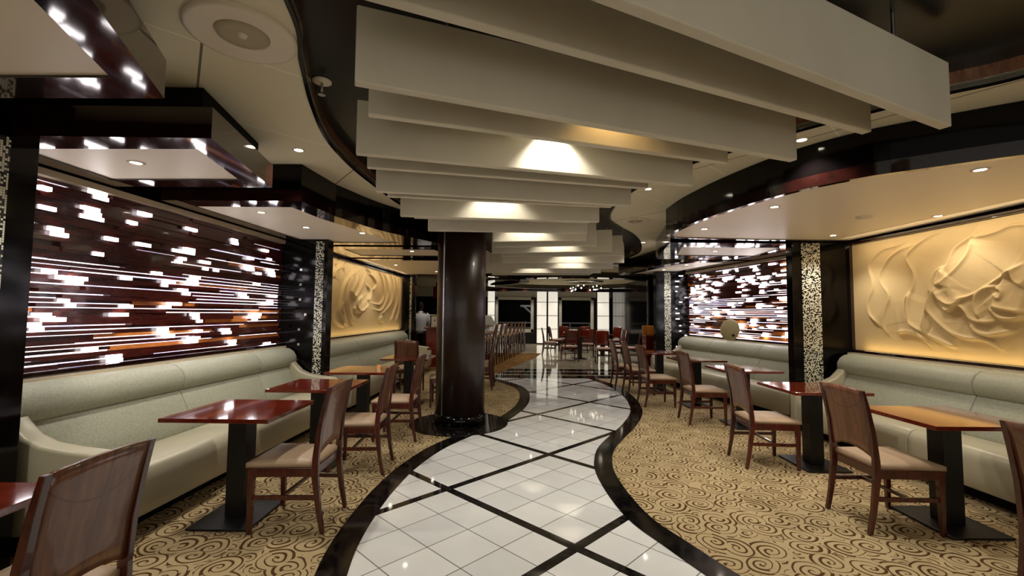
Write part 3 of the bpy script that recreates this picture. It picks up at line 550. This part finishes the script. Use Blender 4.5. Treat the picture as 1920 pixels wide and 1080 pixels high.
# ================================================================== CHAIRS
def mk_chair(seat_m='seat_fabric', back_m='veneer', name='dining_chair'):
    t = thing(name, 'x', 'chair', (0,0,0), 0, 'wooden dining chairs')
    w = .205
    # upholstered seat, slightly crowned
    mb = MB(); n = 9; vs = []; top = []
    for j in range(n):
        for i in range(n):
            u, v = i/(n-1)*2-1, j/(n-1)*2-1; wd = w*(1.06+.06*v); vs.append((u*wd, -.20+.44*(v+1)/2, .455+.022*(1-abs(u)**4)*(1-abs(v)**4)))
    fs = [(j*n+i, j*n+i+1, (j+1)*n+i+1, (j+1)*n+i) for j in range(n-1) for i in range(n-1)]
    rim = [i for i in range(n)]+[j*n+n-1 for j in range(1,n)]+[(n-1)*n+i for i in range(n-2,-1,-1)]+[j*n for j in range(n-2,0,-1)]
    k = len(vs); vs += [(vs[i][0], vs[i][1], .425) for i in rim]; m_ = len(rim)
    fs += [(rim[i], rim[(i+1)%m_], k+(i+1)%m_, k+i) for i in range(m_)]+[tuple(range(k, k+m_))[::-1]]
    mb.add(vs, fs).build('seat', seat_m, t, True)
    fr = MB()
    fr.box(-.185,.185,.195,.225,.365,.424).box(-.185,.185,-.205,-.178,.365,.424)
    for s in (-1,1): fr.hexa([(s*.190,-.19,.365),(s*.216,-.19,.365),(s*.232,.21,.365),(s*.206,.21,.365),(s*.190,-.19,.424),(s*.216,-.19,.424),(s*.232,.21,.424),(s*.206,.21,.424)])
    fr.build('seat_rails', 'mahogany', t, bevel=.004)
    for s in (-1,1):
        mb = MB(); x0, x1 = s*.195, s*.232                       # front leg, tapering
        mb.hexa([(s*.205,.195,0),(s*.231,.195,0),(s*.231,.222,0),(s*.205,.222,0),(x0,.185,.424),(x1,.185,.424),(x1,.228,.424),(x0,.228,.424)]).build('leg', 'mahogany', t, bevel=.003)
        mb = MB(); pr = [(-.262,0,.026),(-.232,.15,.032),(-.205,.36,.044),(-.205,.48,.042),(-.222,.66,.034),(-.252,.82,.028),(-.282,.945,.020)]   # rear leg runs up as back post
        vs = []
        for y, z, tk in pr: vs += [(s*.186,y-tk/2,z),(s*.214,y-tk/2,z),(s*.214,y+tk/2,z),(s*.186,y+tk/2,z)]
        q = len(pr)
        mb.add(vs, [(0,3,2,1),(4*q-4,4*q-3,4*q-2,4*q-1)]+[(4*j+i,4*j+(i+1)%4,4*j+4+(i+1)%4,4*j+4+i) for j in range(q-1) for i in range(4)]).build('leg', 'mahogany', t, bevel=.003)
        MB().hexa([(s*.196,-.21,.215),(s*.214,-.21,.215),(s*.222,.20,.215),(s*.204,.20,.215),(s*.196,-.21,.245),(s*.214,-.21,.245),(s*.222,.20,.245),(s*.204,.20,.245)]).build('stretcher', 'mahogany', t, bevel=.003)
    MB().box(-.205,.205,.0,.02,.218,.242).build('stretcher', 'mahogany', t, bevel=.003)
    # backrest board: follows the posts, arched lower edge
    yb = lambda z: np.interp(z, [.48,.66,.82,.95], [-.205,-.222,-.252,-.284])
    n = 13; m_ = 9; vs = []
    for side in (0,1):
        for j in range(m_):
            for i in range(n):
                u = i/(n-1)*2-1; zl = .492+.045*(1-u*u); zt = .945+.012*(1-u*u); z = zl+(zt-zl)*j/(m_-1)
                vs.append((u*.1855, float(yb(z))-.010*(1-u*u)+(.009 if side else -.009), z))
    g0 = n*m_; fs = []
    for j in range(m_-1):
        for i in range(n-1):
            a_ = j*n+i; fs += [(a_,a_+1,a_+n+1,a_+n), (g0+a_,g0+a_+n,g0+a_+n+1,g0+a_+1)]
    for i in range(n-1): fs += [(i,g0+i,g0+i+1,i+1), ((m_-1)*n+i,(m_-1)*n+i+1,g0+(m_-1)*n+i+1,g0+(m_-1)*n+i)]
    for j in range(m_-1): fs += [(j*n,(j+1)*n,g0+(j+1)*n,g0+j*n), (j*n+n-1,g0+j*n+n-1,g0+(j+1)*n+n-1,(j+1)*n+n-1)]
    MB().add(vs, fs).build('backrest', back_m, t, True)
    return t
LFT, RGT = R(90), R(-90)
CH = [(-1.70,1.60,LFT,'dark wooden chair filling the lower left corner, seen from behind'),
 (-1.49,3.22,LFT,'wooden chair pushed to the nearest glossy red table on the left'),(-1.41,4.28,LFT+.04,'second standing chair on the left, just beyond the nearest left chair'),
 (-1.33,5.32,LFT,'third chair on the left, at the table with the small card'),(-1.05,7.2,LFT+.1,'chair at the left table before the small relief, peeping out left of the column'),
 (-.62,8.75,LFT,'slim looking chair just right of the dark column, nearer of the two'),(-.60,9.35,LFT,'slim looking chair just right of the dark column, farther of the two'),
 (-1.86,8.25,R(0),'reddish chair back at the left table in front of the small relief'),
 (2.66,3.27,RGT,'dark wooden chair nearest on the right with its whole back in view'),(2.70,2.03,RGT,'chair cut off by the right edge of the picture'),
 (2.51,4.52,RGT-.05,'right chair beside the table with bright reflections, veneer back lit warm'),(2.62,6.20,RGT,'right chair at the table where the far right sofa begins'),
 (2.36,7.33,RGT+.03,'right chair halfway along the far banquette, in front of the middle table'),(2.36,8.36,RGT,'right chair beside the farthest banquette table, nearer of the last two'),
 (2.27,8.98,RGT,'last chair of the right banquette row, nearest to the striped floor')]
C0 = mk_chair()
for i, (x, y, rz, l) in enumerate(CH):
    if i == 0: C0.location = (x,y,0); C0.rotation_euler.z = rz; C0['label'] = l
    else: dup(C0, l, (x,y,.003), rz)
# far dining group: dark chairs and tables on the cream marble
C1 = mk_chair('seat_pink', 'red_wood'); C1['group'] = 'red brown chairs in the far dining area'
FC = [(1.72,17.6,R(-80),'far chair in profile before the right one of the paired light columns'),
 (1.80,13.9,R(8),'far dark chair with its back to the camera, frontmost of the far dining group'),(2.55,15.2,R(-5),'far chair with a tall red back in front of the right far window'),
 (2.72,13.3,R(180),'far chair facing the camera with a pale pink seat'),(3.35,14.3,R(95),'far red chair right of the pink seated chair'),
 (3.62,13.6,R(75),'far chair in bright profile beside the dark wall panels'),(2.15,18.3,R(180),'back row far chair under the left part of the right window'),
 (3.0,18.2,R(175),'back row far chair under the right part of the right window'),(3.9,17.4,R(120),'farthest chair before the right light column'),
 (1.35,16.0,R(-90),'far chair left of the frontmost far table'),(2.55,16.9,R(20),'far chair between the two rear dining tables')]
for i, (x, y, rz, l) in enumerate(FC):
    if i == 0: C1.location = (x,y,.01); C1.rotation_euler.z = rz; C1['label'] = l
    else: dup(C1, l, (x,y,.01), rz)
for x, y, l in [(2.2,14.6,'front table of the far dining group, dark red wood'),(2.4,17.7,'rear table of the far dining group below the right window'),(3.2,15.9,'middle far dining table near the dark right wall')]:
    dup(T0, l, (x,y,.01), 0, 'dining tables in the far area')
# ================================================================== BAR
t = thing('bar_counter', 'long red wood bar counter running behind the row of bar stools', 'bar counter', (-2.3,12.1,0))
bp = [(0,0),(1.25,.0),(2.10,5.6),(1.5,5.7),(.75,.55),(0,.55)]
MB().prism(bp, .0, 1.02).build('body', 'red_wood', t, bevel=.01)
MB().prism([(-.05,-.08),(1.32,-.08),(2.20,5.7),(1.45,5.8),(.70,.60),(-.05,.60)], 1.021, 1.07).build('countertop', 'table_wood', t, bevel=.01)
def mk_stool():
    t = thing('bar_stool', 'x', 'bar stool', (0,0,0), 0, 'bar stools along the counter')
    MB().box(-.19,.19,-.19,.19,.70,.76).build('seat', 'seat_fabric', t, bevel=.02)
    for s in (-1,1):
        MB().hexa([(s*.19,.17,0),(s*.215,.17,0),(s*.215,.20,0),(s*.19,.20,0),(s*.165,.15,.70),(s*.20,.15,.70),(s*.20,.185,.70),(s*.165,.185,.70)]).build('leg', 'mahogany', t)
        MB().hexa([(s*.19,-.24,0),(s*.215,-.24,0),(s*.215,-.21,0),(s*.19,-.21,0),(s*.165,-.20,.76),(s*.20,-.20,.76),(s*.20,-.165,.76),(s*.165,-.165,.76)]).build('leg', 'mahogany', t)
    MB().box(-.19,.19,.155,.18,.25,.28).build('footrest', 'steel', t)
    MB().hexa([(-.18,-.20,.82),(.18,-.20,.82),(.18,-.18,.82),(-.18,-.18,.82),(-.185,-.27,1.14),(.185,-.27,1.14),(.185,-.25,1.14),(-.185,-.25,1.14)]).build('backrest', 'stool_wood', t, bevel=.006)
    for s in (-1,1): MB().hexa([(s*.165,-.20,.76),(s*.20,-.20,.76),(s*.20,-.17,.76),(s*.165,-.17,.76),(s*.175,-.27,1.15),(s*.20,-.27,1.15),(s*.20,-.25,1.15),(s*.175,-.25,1.15)]).build('back_post', 'stool_wood', t)
    return t
S0 = mk_stool()
for i in range(8):
    x, y = -.66+i*.135, 12.6+i*.70; l = 'wooden bar stool at the red counter, %s in the row counted from the column' % ordn[i].replace('nearest','first')
    if i == 0: S0.location = (x,y,.01); S0.rotation_euler.z = R(82); S0['label'] = l
    else: dup(S0, l, (x,y,.01), R(82))
t = thing('back_bar_cabinet', 'tall dark back bar with carved red wood valance behind the bartender', 'cabinet', (-2.85,16.4,0))
MB().box(0,1.72,0,.5,0,.95).build('base', 'red_wood', t); MB().box(0,1.72,-.25,.1,1.98,2.4).build('valance', 'red_wood', t, bevel=.02); MB().box(0,1.72,.4,.5,.95,2.6).build('back_panel', 'glass_black', t)
for z in (1.25,1.6): MB().box(0,1.72,.15,.4,z,z+.02).build('shelf', 'steel', t)
for k in range(7):
    for j, z in enumerate((1.271,1.621)):
        if z > 1.5 and k % 2: continue
        o = MB().lathe((0,0,0), [(.0,0),(.036,0),(.036,.15),(.013,.19),(.013,.25),(0,.25)], 12).build('bottle', 'bottle_glass', None, True); o.location = (-2.7+.24*k, 16.68, z)
        tag(o, 'dark bottle on the %s back bar shelf, %s from the left' % (('lower','upper')[j], ['first','second','third','fourth','fifth','sixth','seventh'][k] if j == 0 else ['first','','second','','third','','fourth'][k]), 'bottle', 'bottles on the %s back bar shelf' % ('lower','upper')[j])
t = thing('coffee_machine', 'silver coffee machine on the bar beside the bartender', 'coffee machine', (-1.98,12.35,1.071))
MB().box(-.22,.22,-.15,.15,.04,.30).build('body', 'steel', t, bevel=.02); MB().box(-.20,.20,-.22,.15,0,.04).build('drip_tray', 'chrome', t, bevel=.005)
MB().box(-.24,.24,-.18,.18,.30,.34).build('cup_rail', 'chrome', t, bevel=.01)
for s in (-1,1): MB().tube([(s*.1,-.15,.2),(s*.1,-.2,.19),(s*.1,-.2,.15)], .02).build('group_head', 'chrome', t, True)
t = thing('glass_display_case', 'small pale glass display case on the counter just right of the column', 'display case', (-.78,14.3,1.071))
MB().box(-.25,.25,-.5,.5,0,.04).build('base', 'white_paint', t, bevel=.005); MB().ext([(-.25,0),(.25,0),(.10,.26),(-.25,.30)], (0,-.48,.04), (0,.48,.04)).build('hood', 'opal_soft', t, bevel=.01)
# ================================================================== LIT CABINET, WALL PANELS
t = thing('host_cabinet', 'red wood cabinet with a lit honey coloured top panel by the far right wall', 'cabinet', (4.12,13.0,0))
MB().box(-.30,.30,-.2,.2,.05,.86).build('body', 'red_wood', t, bevel=.01); MB().box(-.28,.28,-.18,.18,.01,.05).build('toe_kick', 'matte_black', t)
for s in (-1,1):
    d_ = MB().box(s*.15-.14,s*.15+.14,-.222,-.201,.10,.82).build('door', 'red_wood', t, bevel=.006); MB().tube([(s*.04,-.24,.42),(s*.04,-.24,.54)], .007).build('handle', 'chrome', d_, True)
MB().box(-.30,.30,.12,.18,.862,1.13).build('top_panel', 'honey_wood', t, bevel=.01)
spot((4.12,12.80,1.75), 3, 60, .8, (1,.75,.4), .02, (0,.3,-1))
for i, (u, y) in enumerate([(1168,20.5),(1179,19.2),(1184,18.0),(1214,15.0),(1236,12.2)]):
    x = px(u,y); struct(MB().box(x,x+.05,y,y+.05,0,2.7).build('trim_10', 'chrome'))
    struct(MB().box(x+.051,4.75,y+.01,y+.04,0,2.7).build('wall_right', 'black_gloss'))
# ================================================================== LIGHT COLUMNS AND FAR WINDOWS
for i, (u0, u1, l) in enumerate([(915,928,'tall white glowing panel column just right of the bar stools, left of the left far window'),(1007,1025,'tall glowing panel column between the far windows, left one of the pair'),
        (1028,1046,'tall glowing panel column between the far windows, right one of the pair'),(1120,1142,'tall white glowing panel column right of the right far window')]):
    x0, x1 = px(u0,YE-.2), px(u1,YE-.2); t = thing('light_column', l, 'light column', ((x0+x1)/2,YE-.13,0), 0, 'glowing panel columns at the far wall'); wd = (x1-x0)/2
    fr = MB().box(-wd-.03,-wd,-.1,.1,.011,2.58).box(wd,wd+.03,-.1,.1,.011,2.58).box(-wd,wd,-.1,.1,.011,.06)
    zs = [.06,.72,1.36,2.0,2.56]
    for z in zs[1:]: fr.box(-wd,wd,-.1,.1,z,z+.02)
    fr.build('frame', 'matte_black', t)
    for a, b in zip(zs[:-1], zs[1:]): MB().box(-wd,wd,-.085,.085,a+.021 if a > .1 else a+.001,b-.001).build('pane', 'opal', t)
t = thing('deck_railing', 'white ship railing outside the far windows', 'railing', (2,YE+1.6,0))
for z in (.95,.70,.45): MB().box(-5,3,-.02,.02,z,z+.07).build('rail', 'white_paint', t)
for k in range(9): MB().box(-5+k,-4.94+k,-.03,.03,-.2,1.0).build('post', 'white_paint', t)
t = thing('davit', 'white angled ship davit arm outside the left far window', 'davit', (px(976,YE+2),YE+2,1.86))
MB().box(0,.62,-.05,.05,-.05,.05).build('beam', 'white_paint', t); MB().tube([(.15,0,0),(.62,0,-.42)], .05).build('brace', 'white_paint', t)
MB().box(.55,.66,-.06,.06,-2.0,0).build('post', 'white_paint', t)
spot((1.2,YE+.7,2.4), 9, 150, .5, (.9,.97,1), .05, (0,1,-.9))
struct(MB().box(-8,8,YE+.3,YE+3,-.3,-.2).build('floor', 'night_water'))
struct(MB().box(-6,6,YE,YE+.3,2.8,3.0).build('wall_back_and_backdrop', 'matte_black'))
# chandelier of small glass globes and dark ring soffits in the far ceiling
t = thing('chandelier', 'wide cluster of tiny glass globes hanging before the right far window', 'chandelier', (px(1095,17.5),17.5,ZC))
MB().cyl((0,0), .75, -.05, -.002, 40).build('ceiling_plate', 'chrome', t, True)
r9 = random.Random(2)
for k in range(26):
    a, rr, h = r9.uniform(0,6.28), r9.uniform(.1,.7), r9.uniform(.10,.34); x, y = rr*math.cos(a), rr*math.sin(a)
    MB().cyl((x,y), .003, -h, -.05, 6).build('wire', 'steel', t)
    o = MB().lathe((x,y,-h-.045), [(0,-.03),(.02,-.022),(.03,0),(.02,.022),(0,.03)], 10).build('globe', 'lamp_dim' if k%3 else 'chrome', t, True)
def ring(cx, cy, r0, r1, z0, z1, a0, a1, name, m):
    k = 40; an = [R(a0+(a1-a0)*i/k) for i in range(k+1)]
    return struct(MB().prism([(cx+r0*math.cos(q), cy+r0*math.sin(q)) for q in an]+[(cx+r1*math.cos(q), cy+r1*math.sin(q)) for q in an[::-1]], z0, z1).build(name, m))
ring(2.2,17.2,3.0,3.5,2.58,2.749,0,359.5,'trim_11','rim_wood')
ring(-2.0,15.5,2.3,2.6,2.55,2.749,-90,60,'trim_12','rim_wood')
ring(2.2,12.9,2.2,2.7,2.60,2.749,180,360,'trim_13','black_gloss')
struct(MB().box(-3,6,YE-.5,YE-.42,2.5,2.749).build('trim_14', 'rim_wood'))
# ================================================================== CEILING FITTINGS
t = thing('air_vent', 'large round white air vent in the upper left of the ceiling', 'air vent', (-1.275,2.03,ZC), 0, 'round ceiling vents')
MB().lathe((0,0,0), [(.235,.001),(.235,-.014),(.215,-.018),(.14,-.006),(.125,-.010),(.118,-.010),(.112,.0)], 48).build('rim', 'sprinkler_white', t, True)
MB().lathe((0,0,0), [(.112,-.002),(.108,-.012),(.06,-.008),(.0,-.008)], 40).build('grille', 'grille', t, True)
MB().lathe((0,0,0), [(.022,-.008),(.018,-.018),(0,-.02)], 20).build('hub', 'sprinkler_white', t, True)
dup(t, 'round air vent beside the point of the big right canopy', (1.70,6.15,ZC)).scale = (.9,.9,.9)
t = thing('sprinkler_head', 'small sprinkler head on a white round plate in the dark recess, upper left', 'sprinkler', (-1.17,2.66,ZR-.002))
MB().lathe((0,0,0), [(.055,0),(.055,-.008),(.03,-.014),(.012,-.014),(0,-.014)], 28).build('plate', 'sprinkler_white', t, True)
MB().tube([(0,0,-.01),(0,0,-.08)], .009).build('stem', 'steel', t, True); MB().cyl((0,0), .022, -.088, -.08, 16).build('deflector', 'steel', t)
t = thing('smoke_detector', 'low round white ceiling disc on the right canopy between its downlights', 'detector', (3.45,4.35,ZS+.012))
MB().lathe((0,0,0), [(.07,0),(.07,-.012),(.05,-.02),(0,-.02)], 32).build('cap', 'sprinkler_white', t, True)
# round disc on the ledge of the right light wall
t = thing('round_disc', 'round dull gold disc standing on the ledge before the right light wall', 'disc', (WR(8.35)-.20,8.35,.982))
m_ = MB().lathe((0,0,0), [(0,.012),(.19,.012),(.20,.006),(.20,-.006),(.19,-.012),(0,-.012)], 40).build('plate', 'mirror_disc', t, True)
m_.matrix_local = Matrix.Translation((0,0,.20)) @ Matrix.Rotation(R(-62), 4, 'Z') @ Matrix.Rotation(R(84), 4, 'X')
k_ = MB().cyl((0,0), .022, .012, .03, 16).build('knob', 'matte_black', m_, True); k_.location = (.09,-.10,0)
# ================================================================== THE BARTENDER
def person():
    t = thing('person', 'person in a white shirt with short dark hair standing behind the bar', 'person', (-2.66,13.1,0), R(12))
    spot((-2.2,12.5,2.6), 14, 100, .8)  # added spot without a fixture, brightens the white shirt
    # joints: name -> (pos, radius)
    J = {'pel':((0,0,.95),.125),'wa':((0,.0,1.08),.115),'ch':((0,-.01,1.27),.135),'sh':((0,-.01,1.40),.10),'nk':((0,0,1.48),.052),'nk2':((0,.02,1.55),.05)}
    E_ = [('pel','wa'),('wa','ch'),('ch','sh'),('sh','nk'),('nk','nk2')]
    for s, q in ((-1,'l'),(1,'r')):
        J.update({q+'s':((s*.175,-.01,1.395),.058),q+'e':((s*.23,.03,1.12),.042),q+'w':((s*.20,.25,1.06),.028),q+'h':((s*.19,.32,1.055),.034),
                  q+'hp':((s*.09,0,.90),.095),q+'k':((s*.10,.01,.50),.060),q+'a':((s*.10,-.02,.09),.040),q+'t':((s*.11,.13,.035),.036)})
        E_ += [('sh',q+'s'),(q+'s',q+'e'),(q+'e',q+'w'),(q+'w',q+'h'),('pel',q+'hp'),(q+'hp',q+'k'),(q+'k',q+'a'),(q+'a',q+'t')]
        for f, (dx, l_) in enumerate([(-.027,.06),(-.009,.07),(.009,.066),(.026,.052)]):
            J[q+'f%d'%f] = ((s*.19+dx,.36,1.055),.0095); J[q+'g%d'%f] = ((s*.19+dx*1.15,.36+l_*.6,1.045),.009); J[q+'i%d'%f] = ((s*.19+dx*1.2,.36+l_,1.02),.008)
            E_ += [(q+'h',q+'f%d'%f),(q+'f%d'%f,q+'g%d'%f),(q+'g%d'%f,q+'i%d'%f)]
        J[q+'u'] = ((s*.19-s*.035,.30,1.04),.011); J[q+'v'] = ((s*.19-s*.055,.345,1.03),.009); E_ += [(q+'w',q+'u'),(q+'u',q+'v')]
    ks = list(J); me = bpy.data.meshes.new('body'); me.from_pydata([J[k][0] for k in ks], [(ks.index(a),ks.index(b)) for a, b in E_], [])
    o = bpy.data.objects.new('body', me); COL.objects.link(o); o.parent = t
    md = o.modifiers.new('skin','SKIN'); md.use_smooth_shade = True; o.modifiers.new('sub','SUBSURF').levels = 1; o.modifiers['sub'].render_levels = 1
    if not me.skin_vertices: me.attributes  # layer made with the modifier below
    bm = bmesh.new(); bm.from_mesh(me); lay = bm.verts.layers.skin.verify()
    for v in bm.verts: r_ = J[ks[v.index]][1]; v[lay].radius = (r_*(1.25 if ks[v.index] in ('pel','wa','ch') else 1), r_); v[lay].use_root = ks[v.index] == 'pel'
    bm.to_mesh(me); bm.free(); me.materials.append(MAT['skin'])
    def blob(name, m, rings, n=20, par=t):                        # rings (z, cx, cy, rx, ry)
        vs = []; 
        for z, cx, cy, rx, ry in rings: vs += [(cx+rx*math.cos(2*math.pi*k/n), cy+ry*math.sin(2*math.pi*k/n), z) for k in range(n)]
        q = len(rings); return MB().add(vs, [(j*n+i,j*n+(i+1)%n,(j+1)*n+(i+1)%n,(j+1)*n+i) for j in range(q-1) for i in range(n)]+[tuple(range(n))[::-1],tuple(range((q-1)*n,q*n))]).build(name, m, par, True)
    hd = blob('head', 'skin', [(1.535,0,.03,.03,.04),(1.55,0,.035,.055,.07),(1.60,0,.03,.068,.085),(1.66,0,.02,.075,.095),(1.71,0,.015,.070,.090),(1.75,0,.01,.045,.06),(1.765,0,.01,.015,.02)])
    blob('hair', 'hair', [(1.585,0,-.03,.060,.055),(1.62,0,-.02,.076,.080),(1.67,0,-.005,.083,.092),(1.73,0,.0,.074,.095),(1.765,0,.01,.05,.065),(1.782,0,.01,.015,.02)])
    for s in (-1,1): MB().lathe((s*.078,.02,1.64), [(0,-.03),(.012,-.02),(.014,0),(.012,.02),(0,.03)], 8).build('ear', 'skin', t, True)
    MB().hexa([(-.012,.115,1.62),(.012,.115,1.62),(.006,.12,1.62),(-.006,.12,1.62),(-.008,.105,1.665),(.008,.105,1.665),(.004,.11,1.665),(-.004,.11,1.665)]).build('nose', 'skin', t)
    blob('shirt', 'white_cloth', [(.86,0,0,.185,.135),(.95,0,0,.18,.13),(1.08,0,0,.165,.12),(1.25,0,-.01,.20,.14),(1.36,0,-.01,.215,.125),(1.42,0,-.01,.17,.095),(1.475,0,0,.075,.068),(1.50,0,0,.062,.060)])
    for s in (-1,1):
        MB().tube([(s*.15,-.01,1.40),(s*.195,-.01,1.36),(s*.225,.01,1.24),(s*.235,.03,1.12),(s*.225,.12,1.085),(s*.205,.22,1.062)], [.075,.078,.066,.058,.052,.042], 14).build('sleeve', 'white_cloth', t, True)
        MB().tube([(s*.085,0,.93),(s*.09,0,.85),(s*.10,.01,.50),(s*.10,-.02,.08)], [.12,.112,.085,.072], 14).build('trouser_leg', 'trousers', t, True)
        MB().hexa([(s*.11-.045,-.08,.01),(s*.11+.045,-.08,.01),(s*.11+.045,.19,.01),(s*.11-.045,.19,.01),(s*.11-.04,-.07,.10),(s*.11+.04,-.07,.10),(s*.11+.035,.16,.05),(s*.11-.035,.16,.05)]).build('shoe', 'matte_black', t, bevel=.01)
person()
struct(MB().box(-9,9,YE+3,YE+3.1,-.3,4).build('wall_back_and_backdrop', 'matte_black')); struct(MB().box(-9,9,YE+.3,YE+3,3.0,3.1).build('wall_back_and_backdrop', 'matte_black'))  # added black night backdrop outside, hides the bright world behind the windows
for s in (-1,1): struct(MB().box(s*9-.05,s*9+.05,YE+.3,YE+3,-.3,4).build('wall_back_and_backdrop', 'matte_black'))  # side panels of the added night backdrop
